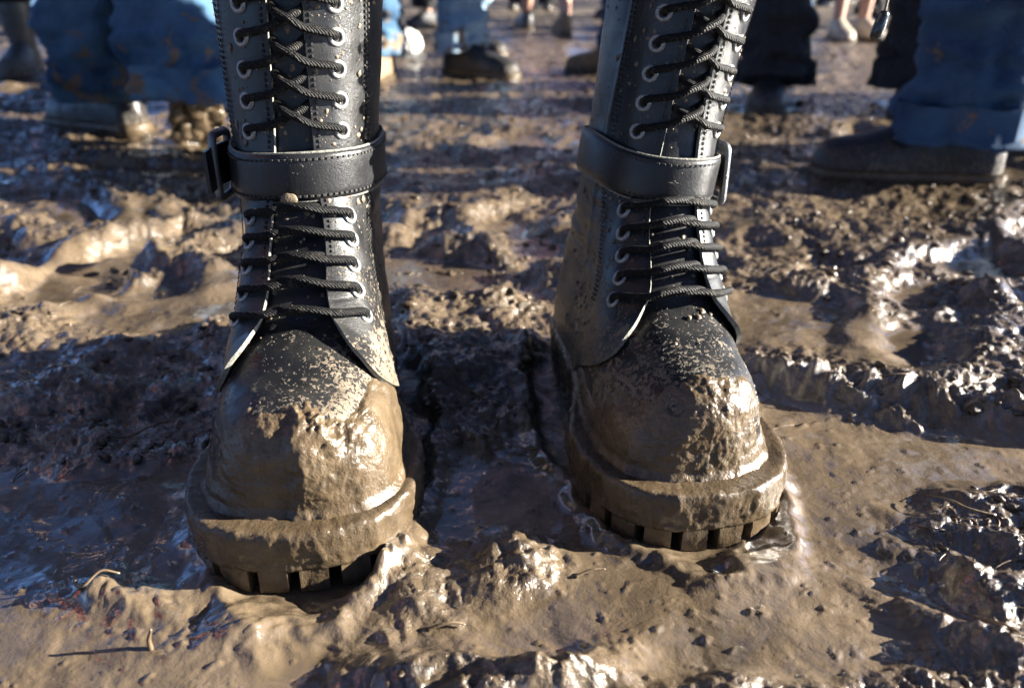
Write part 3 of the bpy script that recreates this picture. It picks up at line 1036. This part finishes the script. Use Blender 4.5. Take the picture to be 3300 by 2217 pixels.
def shoe(parent, kind, mat, pos, yaw, lift=0.0, z0=0.0, scale=1.0):
    """kind: low | boot | sandal. origin under the ankle, toe along +Y"""
    root = empty('shoe' if kind != 'boot' else 'ankle_boot')
    root.parent = parent
    top = {'low': .085, 'boot': .26, 'sandal': .05}[kind]
    ys = np.array([-.078, -.072, -.055, -.02, .02, .06, .10, .14, .18, .205, .218, .222])
    wd = np.array([.002, .026, .036, .038, .038, .040, .045, .048, .045, .036, .022, .002])
    ht = np.array([.045, .098, .112, .116, .116, .108, .092, .079, .071, .062, .050, .036])
    yy = np.linspace(-.078, .222, 46)
    w = np.interp(yy, ys, wd); h = np.interp(yy, ys, ht)
    a = np.linspace(0, np.pi, 19)
    n = 2.6
    V = []
    for y, ww, hh in zip(yy, w, h):
        xx = np.sign(np.cos(a)) * np.abs(np.cos(a)) ** (2 / n) * ww
        zz = .022 + np.abs(np.sin(a)) ** (2 / n) * (hh - .022)
        V.append(np.stack([xx, np.full(19, y), zz], -1))
    V = np.array(V)
    V += (.003 * fbm(V[..., 0] + pos[0], V[..., 1], V[..., 2], size=.04, octv=3))[..., None] * np.array([1, 0, 1.])
    F = np.concatenate([gridF(46, 19)])
    Vf = V.reshape(-1, 3)
    up = mesh_np('upper', Vf, F, mat, root, attrs={'mud': np.clip(.85 - Vf[:, 2] * 6, 0, 1)})
    if kind == 'boot':
        zz = np.linspace(.06, .40, 26)
        aa = np.linspace(0, 2 * np.pi, 29)[:-1]
        rr = np.interp(zz, [.06, .11, .2, .4], [.040, .046, .055, .062])
        VS = np.stack([rr[:, None] * np.cos(aa) * .95, rr[:, None] * np.sin(aa) * 1.15, np.repeat(zz[:, None], 28, 1)], -1)
        VS += (.006 * fbm(VS[..., 0] + 4, VS[..., 1], VS[..., 2] * 2.5, size=.06, octv=3))[..., None] * np.array([1, 1, 0.])
        mesh_np('shaft', VS.reshape(-1, 3), gridF(26, 28, wrap=True), mat, root, attrs={'mud': np.clip(1.0 - VS[..., 2] * 3, 0, 1)})
    # sole
    V = []
    for z, o in ((0, .0), (.004, .004), (.020, .005), (.026, .003)):
        ring = np.concatenate([np.stack([w + o, yy, np.full(46, z)], -1), np.stack([-(w + o), yy, np.full(46, z)], -1)[::-1]])
        ring[:, 1] += np.where(ring[:, 1] > .07, o, -o)
        V.append(ring)
    V = np.array(V)
    F = [list(q) for q in gridF(4, 92, wrap=True)] + [[k, k + 1, 91 - k - 1, 91 - k] for k in range(45)] + [[3 * 92 + 91 - k, 3 * 92 + 91 - k - 1, 3 * 92 + k + 1, 3 * 92 + k] for k in range(45)]
    mesh_np('sole', V.reshape(-1, 3), F, M['sole'], root)
    if lift > .1:      # clods stuck under a raised sole
        lst = []
        r3 = np.random.default_rng(5)
        for _ in range(45):
            c = np.array([r3.uniform(-.042, .042), r3.uniform(.03, .205), r3.uniform(-.005, .004)])
            g1, g2 = np.meshgrid(np.linspace(0, np.pi, 6), np.linspace(0, 2 * np.pi, 8)[:-1], indexing='ij')
            D = np.stack([np.sin(g1) * np.cos(g2) * r3.uniform(.010, .022), np.sin(g1) * np.sin(g2) * r3.uniform(.010, .024), np.cos(g1) * .0035], -1)
            D *= (1 + .7 * fbm(D[..., 0] + c[0], D[..., 1] + c[1], D[..., 2], size=.012, octv=2))[..., None]
            lst.append(((D + c).reshape(-1, 3), [list(q) for q in gridF(6, 7, wrap=True)]))
        v, f = joinVF(lst)
        mesh_np('caked_mud', v, f, M['mud'], root)['kind'] = 'stuff'
    Mx = Matrix.Translation((pos[0], pos[1], z0)) @ Matrix.Rotation(yaw, 4, 'Z')
    if lift:
        Mx = Mx @ Matrix.Translation((0, .20, 0)) @ Matrix.Rotation(-lift, 4, 'X') @ Matrix.Translation((0, -.20, 0))
    Mx = Mx @ Matrix.Scale(scale, 4)
    root.matrix_local = Mx
    return Mx @ Vector((0, 0, .09))


def trouser(parent, mat, pts, radii, seed, folds=.021, name='trouser_leg'):
    P = resample(np.array(pts), 90)
    rad = np.interp(np.linspace(0, 1, 90), np.linspace(0, 1, len(radii)), radii)
    t = np.linspace(0, 1, 90)
    a = np.linspace(0, 2 * np.pi, 41)[:-1]
    V = np.stack([P[:, None, 0] + rad[:, None] * np.cos(a), P[:, None, 1] + rad[:, None] * np.sin(a), np.repeat(P[:, None, 2], 40, 1)], -1)
    f1 = fbm(V[..., 0] + seed, V[..., 1] + seed * 2, V[..., 2] * 2.2, size=.11, octv=4, gain=.5)
    f2 = fbm(V[..., 0] + seed + 3, V[..., 1], V[..., 2] * .5, size=.08, octv=3)
    k = folds * (f1 * (1 + 1.2 * np.exp(-t / .10))[:, None] * 1.8 + f2 * .8)
    V[..., 0] += k * np.cos(a); V[..., 1] += k * np.sin(a)
    hem = .010 * fbm(V[:4, :, 0] + seed, V[:4, :, 1], 0.0, size=.06, octv=2)
    V[:4, :, 2] += hem
    inner = V[0] * 1.0
    inner2 = np.stack([P[0, 0] + (V[0, :, 0] - P[0, 0]) * .93, P[0, 1] + (V[0, :, 1] - P[0, 1]) * .93, V[0, :, 2]], -1)
    inner3 = inner2 + np.array([0, 0, .06])
    VV = np.concatenate([inner3[None], inner2[None], V])
    return mesh_np(name, VV.reshape(-1, 3), gridF(92, 40, wrap=True), mat, parent)


def skin_body(parent, verts, edges, rads, mat, root_i):
    me = bpy.data.meshes.new('body')
    me.from_pydata(verts, edges, [])
    o = bpy.data.objects.new('body', me)
    link(o, parent)
    me.materials.append(mat)
    sk = o.modifiers.new('skin', 'SKIN')
    for i, r in enumerate(rads):
        me.skin_vertices[0].data[i].radius = (r, r)
        me.skin_vertices[0].data[i].use_root = (i == root_i)
    sk.use_smooth_shade = True
    sb = o.modifiers.new('sub', 'SUBSURF')
    sb.levels = 1; sb.render_levels = 1
    return o


def person(label, feet, face, trousers=None, hem=.09, hemr=.10, jacket=None, group=None, hip=None, seed=0.0, hip_z=.92, legr=1.0):
    """feet: list of (x, y, yaw_deg, shoe kind, material, lift_deg). face: yaw of the body in degrees"""
    cx = sum(f[0] for f in feet) / len(feet) if hip is None else hip[0]
    cy = sum(f[1] for f in feet) / len(feet) if hip is None else hip[1]
    root = empty('person', (cx, cy, 0))
    tag(root, label, 'person', group)
    fd = np.array([-math.sin(R(face)), math.cos(R(face)), 0])
    rt = np.array([math.cos(R(face)), math.sin(R(face)), 0])
    legs = []
    order = sorted(range(len(feet)), key=lambda i: np.dot(rt[:2], feet[i][:2]))
    for n_, i in enumerate(order):
        x, y, yw, kind, mat, lift = feet[i]
        sgn = -1 if n_ == 0 else 1
        z = gz(x, y) - .006
        ank = shoe(root, kind, mat, (x - cx, y - cy), R(yw), R(lift), z)
        ank = np.array(ank)
        hp = rt * .085 * sgn + np.array([0, 0, hip_z])
        kn = (ank + hp) / 2 + fd * (.04 + .10 * (lift > 5)) + np.array([0, 0, .0])
        legs.append((ank, kn, hp))
        if trousers is not None:
            a0 = ank + np.array([0, 0, hem - .09 - (.095 if lift > 5 else 0)])
            if lift > 5:
                a0 = a0 + .055 * np.array([math.sin(R(yw)), -math.cos(R(yw)), 0])
            trouser(root, trousers, [a0, ank * .65 + kn * .35 + np.array([0, 0, .0]), kn, (kn + hp) / 2, hp + np.array([0, 0, .06])],
                    [hemr * (1.12 if lift > 5 else 1), hemr * .93, .083, .09, .105], seed + n_ * 3.7)
    v, r = [], []
    e = []
    def av(p, rad):
        v.append(tuple(float(q) for q in p)); r.append(rad); return len(v) - 1
    U = np.array([0, 0, 1.])
    pel = av(U * (hip_z + .06), .13)
    for ank, kn, hp in legs:
        h_ = av(hp, .085 * legr); k_ = av(kn, .055 * legr); c_ = av(kn * .6 + ank * .4 - fd * .02, .052 * legr); a_ = av(ank, .032 * legr); t_ = av(ank - U * .05 , .028)
        e += [(pel, h_), (h_, k_), (k_, c_), (c_, a_), (a_, t_)]
    sp = av(U * (hip_z + .27), .125); ch = av(U * (hip_z + .45), .14); nk = av(U * (hip_z + .58), .055)
    h1 = av(U * (hip_z + .68) + fd * .02, .085); h2 = av(U * (hip_z + .78) + fd * .01, .085)
    e += [(pel, sp), (sp, ch), (ch, nk), (nk, h1), (h1, h2)]
    for sg in (-1, 1):
        s_ = av(rt * .18 * sg + U * (hip_z + .50), .06); el = av(rt * .24 * sg + U * (hip_z + .22) - fd * .03, .042); wr = av(rt * .23 * sg + U * (hip_z - .01) + fd * .08, .028); hn = av(rt * .22 * sg + U * (hip_z - .10) + fd * .10, .032)
        e += [(ch, s_), (s_, el), (el, wr), (wr, hn)]
    skin_body(root, v, e, r, M['skin'], pel)
    # jacket / top
    zz = np.linspace(-.10, .57, 26)
    a = np.linspace(0, 2 * np.pi, 33)[:-1]
    rx = np.interp(zz, [-.10, .1, .3, .45, .53, .57], [.185, .175, .20, .215, .14, .075]); ry = np.interp(zz, [-.10, .1, .3, .45, .53, .57], [.15, .14, .15, .155, .11, .07])
    V = rt[None, None, :] * (rx[:, None] * np.cos(a))[..., None] + fd[None, None, :] * (ry[:, None] * np.sin(a))[..., None] + U * (hip_z + zz)[:, None, None]
    V = V + (.012 * fbm(V[..., 0] + seed, V[..., 1], V[..., 2] * 1.5, size=.15, octv=3))[..., None] * np.array([1, 1, 0.])
    mesh_np('jacket', V.reshape(-1, 3), gridF(26, 32, wrap=True), jacket or M['coat'], root)
    g1, g2 = np.meshgrid(np.linspace(0, 2.0, 12), np.linspace(0, 2 * np.pi, 21)[:-1], indexing='ij')
    D = np.stack([np.sin(g1) * np.cos(g2) * .105, np.sin(g1) * np.sin(g2) * .115, np.cos(g1) * .12], -1)
    D *= (1 + .08 * fbm(D[..., 0] + seed, D[..., 1], D[..., 2], size=.03, octv=2))[..., None]
    mesh_np('hair', (D + U * (hip_z + .77) - fd * .03).reshape(-1, 3), gridF(12, 20, wrap=True), M['hair'], root)
    return root


GR = 'festival crowd standing in the mud behind the boots'
person('person in muddy wide blue jeans stepping off one raised muddy shoe', [(-.86, 1.78, 60, 'low', M['shoe_black'], 0), (-.56, 1.48, 24, 'low', M['shoe_black'], 60)], 40,
       M['denim_mid'], .075, .112, M['jacket_blue'], GR, seed=1.0)
person('person in dark jeans and long black shoe', [(.735, 1.335, 78, 'low', M['shoe_black'], 0), (1.04, 1.55, 70, 'low', M['shoe_navy'], 0)], 75,
       M['denim_dark'], .075, .092, M['coat'], GR, seed=2.0)
person('person in plain black trousers seen just past the sunlit buckle', [(.70, 2.24, 160, 'low', M['shoe_black'], 0), (.55, 2.55, 175, 'low', M['shoe_black'], 0)], 165,
       M['black_cloth'], .06, .100, M['coat'], GR, seed=3.0)
person('person in black trousers standing behind the dark jeans and cord toggle', [(1.04, 2.12, 150, 'low', M['shoe_black'], 0), (1.30, 2.3, 150, 'low', M['shoe_black'], 0)], 150,
       M['black_cloth'], .06, .110, M['coat'], GR, seed=3.5)
person('person in pale sunlit jeans and dark blunt shoe walking between the boots', [(-.165, 2.84, -125, 'low', M['shoe_black'], 0), (-.21, 3.55, -125, 'low', M['shoe_black'], 0)], -120,
       M['denim_light'], .085, .085, M['jacket_red'], GR, seed=4.0)
person('person in blue jeans over tan shoe beside the white crumpled bag', [(-.43, 2.74, 170, 'low', M['shoe_tan'], 0), (-.62, 2.95, 170, 'low', M['shoe_tan'], 0)], 170,
       M['denim_mid'], .085, .082, M['jacket_blue'], GR, seed=5.0)
person('person in grey rubber boots splashed with tan mud', [(-1.70, 2.95, -165, 'boot', M['welly'], 0), (-1.99, 2.90, 170, 'boot', M['welly'], 0)], 180,
       M['black_cloth'], .33, .075, M['coat'], GR, seed=6.0)
person('bare-legged person in tan suede ankle shoes seen from behind', [(.29, 4.72, 5, 'low', M['shoe_tan'], 0), (.09, 5.3, 10, 'low', M['shoe_black'], 0)], 5,
       None, .1, .1, M['jacket_red'], GR, seed=7.0, legr=1.0)
person('person in navy trousers and tan shoe half hidden by a boot shaft', [(.385, 2.86, 60, 'low', M['shoe_tan'], 0), (.43, 3.0, 120, 'low', M['shoe_tan'], 0)], 110,
       M['denim_dark'], .10, .085, M['jacket_blue'], GR, seed=8.0)
person('bare-legged person in pale strapped sandals among dark trousers', [(1.68, 4.42, 175, 'low', M['strap_white'], 0), (1.82, 4.45, -175, 'low', M['strap_white'], 0)], 180,
       None, .1, .1, M['coat'], GR, seed=9.0, legr=.95)
person('person in bright blue jeans beside the pale sandals', [(1.50, 4.55, 165, 'low', M['shoe_navy'], 0), (1.30, 5.2, 165, 'low', M['shoe_navy'], 0)], 165,
       M['denim_mid'], .05, .09, M['jacket_blue'], GR, seed=10.0)
person('person in black trousers and dark shoes farthest back in the gap', [(-.55, 5.6, 150, 'low', M['shoe_black'], 0), (-.85, 6.0, 160, 'low', M['strap_white'], 0)], 150,
       M['black_cloth'], .13, .085, M['coat'], GR, seed=11.0)

for i, (x, y, f, jk, tr) in enumerate([(-1.35, .55, -80, 'jacket_red', 'denim_mid'), (-1.1, -.55, -40, 'coat', 'black_cloth'), (-.35, -.75, 0, 'jacket_blue', 'denim_dark'), (.35, -.85, 5, 'coat', 'black_cloth'),
                                    (1.05, -1.0, 30, 'jacket_red', 'denim_mid'), (-1.9, 1.3, -90, 'jacket_blue', 'black_cloth'), (-2.0, -.2, -80, 'coat', 'denim_dark')]):  # out-of-view crowd, added to cut low sky fill and colour the pool reflections
    person('unseen crowd person added to block low sky around the boots', [(x - .12 * math.cos(R(f)), y - .12 * math.sin(R(f)), f + 8, 'low', M['shoe_black'], 0), (x + .12 * math.cos(R(f)), y + .12 * math.sin(R(f)), f - 8, 'low', M['shoe_black'], 0)], f,
           M[tr], .08, .09, M[jk], 'unseen crowd added to block low sky', seed=30.0 + i)
for i, (x, y, f, jk, tr) in enumerate([(-3.6, 6.2, 160, 'coat', 'denim_dark'), (-2.6, 7.0, 120, 'jacket_blue', 'black_cloth'), (-1.5, 7.4, 170, 'coat', 'denim_mid'), (.9, 6.6, 150, 'jacket_red', 'denim_dark'), (2.7, 6.2, 190, 'coat', 'black_cloth'),
                                    (3.6, 7.2, 170, 'coat', 'denim_mid'), (.2, 8.2, 170, 'jacket_blue', 'black_cloth'), (4.4, 5.6, 120, 'coat', 'denim_dark'), (-.6, 9.0, 150, 'coat', 'black_cloth'), (1.9, 9.0, 150, 'jacket_blue', 'denim_dark')]
                                   + [(-6.2 + .95 * q + .3 * math.sin(q * 5), 10.2 + 1.2 * math.sin(q * 2.3), 150 + 40 * math.sin(q), ('coat', 'jacket_blue', 'jacket_red')[q % 3], ('black_cloth', 'denim_dark')[q % 2]) for q in range(14)]):
    person('far person of the crowd in dark trousers standing on blurred mud', [(x - .14 * math.cos(R(f)), y - .14 * math.sin(R(f)), f + 8, 'low', M['shoe_black'], 0), (x + .14 * math.cos(R(f)), y + .14 * math.sin(R(f)), f - 8, 'low', M['shoe_black'], 0)], f,
           M[tr], .06, .09, M[jk], 'far people of the crowd', seed=50.0 + i)

# the wearer of the two boots: leggings go down inside the shafts, the coat hem hangs above
w = empty('person', (0, .60, 0))
tag(w, 'person in dark leggings and flared coat wearing the pair of tall boots', 'person')
wl = [np.array([-.142, -.015, .12]), np.array([.112, .025, .12])]
v, e, r = [(0, .01, .93)], [], [.12]
for ank, sg in zip(wl, (-1, 1)):
    b0 = len(v)
    hp = np.array([.085 * sg, .01, .86])
    kn = np.array([ank[0] * .95 + .004, ank[1] * .5 - .01, .50])
    v += [tuple(hp), tuple(kn), tuple(kn * .5 + ank * .5 + np.array([0, .01, 0])), tuple(ank)]
    r += [.085, .055, .045, .030]
    e += [(0, b0), (b0, b0 + 1), (b0 + 1, b0 + 2), (b0 + 2, b0 + 3)]
    trouser(w, M['black_cloth'], [kn * .36 + ank * .64 + np.array([0, .012, .10]), kn, (kn + hp) / 2, hp + np.array([0, 0, .08])], [.046, .060, .078, .095], 20.0 + sg, .003, 'legging')
b0 = len(v)
v += [(0, .01, 1.18), (0, .01, 1.38), (0, .0, 1.50), (0, -.02, 1.60), (0, -.01, 1.70)]
r += [.115, .13, .05, .08, .08]
e += [(0, b0), (b0, b0 + 1), (b0 + 1, b0 + 2), (b0 + 2, b0 + 3), (b0 + 3, b0 + 4)]
for sg in (-1, 1):
    c0 = len(v)
    v += [(.17 * sg, .01, 1.41), (.24 * sg, .04, 1.14), (.20 * sg, -.06, .94), (.19 * sg, -.09, .86)]
    r += [.055, .04, .027, .03]
    e += [(b0 + 1, c0), (c0, c0 + 1), (c0 + 1, c0 + 2), (c0 + 2, c0 + 3)]
skin_body(w, v, e, r, M['skin'], 0)
zz = np.linspace(.64, 1.49, 34)
a = np.linspace(0, 2 * np.pi, 61)[:-1]
rx = np.interp(zz, [.64, .95, 1.1, 1.3, 1.42, 1.49], [.275, .20, .17, .20, .17, .07]); ry = np.interp(zz, [.64, .95, 1.1, 1.3, 1.42, 1.49], [.20, .16, .13, .145, .12, .065])
fold = (1 + .06 * np.sin(a * 9)[None, :] * sstep(1.1, .64, zz)[:, None])
V = np.stack([rx[:, None] * np.cos(a) * fold, .02 + ry[:, None] * np.sin(a) * fold, np.repeat(zz[:, None], 60, 1)], -1)
mesh_np('coat', V.reshape(-1, 3), gridF(34, 60, wrap=True), M['coat'], w)
g1, g2 = np.meshgrid(np.linspace(0, 2.0, 12), np.linspace(0, 2 * np.pi, 21)[:-1], indexing='ij')
D = np.stack([np.sin(g1) * np.cos(g2) * .10, np.sin(g1) * np.sin(g2) * .11, np.cos(g1) * .115], -1)
mesh_np('hair', (D + np.array([0, .02, 1.69])).reshape(-1, 3), gridF(12, 20, wrap=True), M['hair'], w)

# cord with toggle hanging from the coat hem
ct = empty('cord_toggle', (.2845, .667, .272))
tag(ct, 'small glossy black toggle dangling on a cord beside the boot shaft', 'toggle')
prof = [(0, .0), (.0006, .0030), (.003, .0048), (.008, .0054), (.014, .0050), (.019, .0042), (.0215, .0030), (.0222, .0)]
a = np.linspace(0, 2 * np.pi, 17)[:-1]
V = np.array([[(rr_ * math.cos(t) + .18 * z_, rr_ * .7 * math.sin(t), z_) for t in a] for z_, rr_ in prof])
mesh_np('toggle_body', V.reshape(-1, 3), gridF(len(prof), 16, wrap=True), mat_simple('glossy_black_plastic', (.012, .013, .012), .12, spec=.7), ct)
v, f = tube(resample([(.004, 0, .020), (.005, .001, .034), (.0045, .0, .06), (.001, -.004, .16), (-.012, -.012, .38)], 40), .0011, 8)
mesh_np('cord', v, f, M['straw'], ct)

# ------------------------------------------------------------------ litter, stalks, clods, fibres
g1, g2 = np.meshgrid(np.linspace(0, np.pi, 28), np.linspace(0, 2 * np.pi, 41)[:-1], indexing='ij')
D = np.stack([np.sin(g1) * np.cos(g2) * .060, np.sin(g1) * np.sin(g2) * .05, np.cos(g1) * .048], -1)
D *= (1 + .45 * fbm(D[..., 0], D[..., 1], D[..., 2], size=.045, octv=4, ridged=True) - .1)[..., None]
bag = mesh_np('paper_bag', D.reshape(-1, 3), gridF(28, 40, wrap=True), mat_simple('white_paper', (.55, .55, .53), .7, var=.08), smooth=False)
bag.location = (-.465, 3.72, gz(-.465, 3.72) + .040)
tag(bag, 'small crumpled white paper bag lying on far mud', 'bag')


def stalk(label, pts, rad, group=None, mat=None):
    P = np.array(pts, float)
    o0 = P[0].copy()
    n = 24
    Q = resample(P - o0, n)
    Q += .0006 * np.stack([fbm(Q[:, 0] + i, Q[:, 1], Q[:, 2], size=.012, octv=2) for i in range(3)], -1)
    v, f = tube(Q, rad * np.linspace(1.15, .55, n), 7)
    o = mesh_np('straw_stalk', v, f, mat or M['straw'])
    o.location = o0
    tag(o, label, 'straw', group)
    return o


def gp(x, y, dz=0.0):
    return (x, y, gz(x, y) + dz)


stalk('curved straw hooked over the small mud mound beside the shaded pool', [gp(-.247, .352, .004), gp(-.243, .346, .002), gp(-.236, .342, .003), gp(-.228, .348, .005), gp(-.219, .350, .009)], .0010)
stalk('short bent stalk standing upright in front of the buckle-shaded boot', [gp(-.188, .309, -.004), gp(-.188, .309, .004), gp(-.187, .309, .009), gp(-.185, .308, .014)], .0014)
SG = 'loose straws lying in the mud'
r5 = np.random.default_rng(21)
for (x, y, an, ln, lift) in [(.037, .363, .2, .018, .002), (.262, .300, 2.3, .035, .003), (-.045, .322, .1, .020, .002), (.187, .518, .3, .03, .003), (.305, .41, 2.5, .04, .003),
                             (-.30, .505, .5, .04, .004), (-.26, .54, 2.6, .05, .004), (-.02, .56, 2.2, .06, .006), (-.04, .52, 2.5, .05, .005), (.02, .50, 2.7, .04, .004), (-.33, .66, .2, .06, .005)]:
    c, s_ = math.cos(an) * ln, math.sin(an) * ln
    bnd = r5.uniform(-.25, .25)
    stalk('thin muddy straw lying loose on churned wet mud', [gp(x, y, .001), gp(x + c * .35 - s_ * bnd * .5, y + s_ * .35 + c * bnd * .5, .002 + lift * .4), gp(x + c * .7 - s_ * bnd * .4, y + s_ * .7 + c * bnd * .4, .002 + lift * .8), gp(x + c, y + s_, .001 + lift)],
          r5.uniform(.0006, .0011), SG)


def clear_of_boots(x, y):
    ok = np.ones(len(x), bool)
    for b in BOOTS.values():
        c, s_ = math.cos(b['yaw']), math.sin(b['yaw'])
        px, py = b['loc'][0] - s_ * .16, b['loc'][1] + c * .16
        ex = (((x - px) * c + (y - py) * s_) / .078) ** 2 + ((-(x - px) * s_ + (y - py) * c) / .175) ** 2
        ok &= ex > 1
    return ok


def scatter(n, ymax=2.6, thr=.45):
    u1, u2 = r5.random(n * 4), r5.random(n * 4)
    y = .24 * (ymax / .24) ** u1
    x = (u2 * 2 - 1) * (.10 + .72 * y)
    h, ro = ground_height(x, y)
    ok = (ro > thr + .3 * (r5.random(len(x)) - .5)) & clear_of_boots(x, y)
    # bunch them
    ok &= fbm(x, y, size=.09, octv=2) + .25 * r5.normal(size=len(x)) > .02
    ok &= (y > .46) | ((x > .19) & (r5.random(len(x)) < .5)) | (r5.random(len(x)) < .06)
    i = np.where(ok)[0][:n]
    return x[i], y[i], h[i]


def unit_clod(seed):
    g1, g2 = np.meshgrid(np.linspace(0, np.pi, 7), np.linspace(0, 2 * np.pi, 10)[:-1], indexing='ij')
    D = np.stack([np.sin(g1) * np.cos(g2), np.sin(g1) * np.sin(g2), np.cos(g1)], -1)
    return (D * (.85 + .75 * fbm(D[..., 0] + seed, D[..., 1], D[..., 2], size=.9, octv=4, gain=.75, ridged=True))[..., None]).reshape(-1, 3)


def build_clods(n):
    x, y, h = scatter(n)
    n = len(x)
    base = [unit_clod(i * 7.7) for i in range(10)]
    F0 = gridF(7, 9, wrap=True)
    sc = .0006 + .0020 * r5.random(n) ** 2.5 * (1 + 1.0 * np.minimum(y, 1.6))
    V, F = [], []
    for i in range(n):
        a = r5.uniform(0, 6.28)
        c, s_ = math.cos(a), math.sin(a)
        B = base[i % 10] * sc[i] * np.array([r5.uniform(.7, 2.4), r5.uniform(.5, 1.2), r5.uniform(.4, 1.0)])
        V.append(np.stack([B[:, 0] * c - B[:, 1] * s_ + x[i], B[:, 0] * s_ + B[:, 1] * c + y[i], B[:, 2] + h[i] - sc[i] * .05], -1))
        F.append(F0 + i * len(B))
    o = mesh_np('mud_clods', np.concatenate(V), np.concatenate(F), M['grit'])
    tag(o, 'small clods of wet mud strewn over the churned ground', 'mud', kind='stuff')


def build_fibres(n):
    x, y, h = scatter(n, 1.6, .40)
    n = len(x)
    V, F = [], []
    k = 0
    for i in range(n):
        ln = r5.uniform(.006, .022) * (1 + .3 * y[i])
        a = r5.uniform(0, 6.28)
        el = abs(r5.normal()) * .22
        d = np.array([math.cos(a) * math.cos(el), math.sin(a) * math.cos(el), math.sin(el)])
        sd = np.array([-d[1], d[0], 0])
        t = np.linspace(0, 1, 7)
        bnd = r5.uniform(-.35, .35)
        P = np.array([x[i], y[i], h[i] - .001]) + d * (t * ln)[:, None] + sd * (bnd * ln * t * (1 - t) * 2)[:, None]
        P[:, 2] -= .25 * ln * t * t
        v, f = tube(P, r5.uniform(.00035, .0009) * np.linspace(1, .5, 7), 4)
        V.append(v)
        F += [[q + k for q in ff] for ff in f]
        k += len(v)
    o = mesh_np('grass_fibres', np.concatenate(V), F, M['straw'])
    tag(o, 'mud-caked grass fibres trampled into the ground', 'grass', kind='stuff')


build_clods(3500)
build_fibres(900)
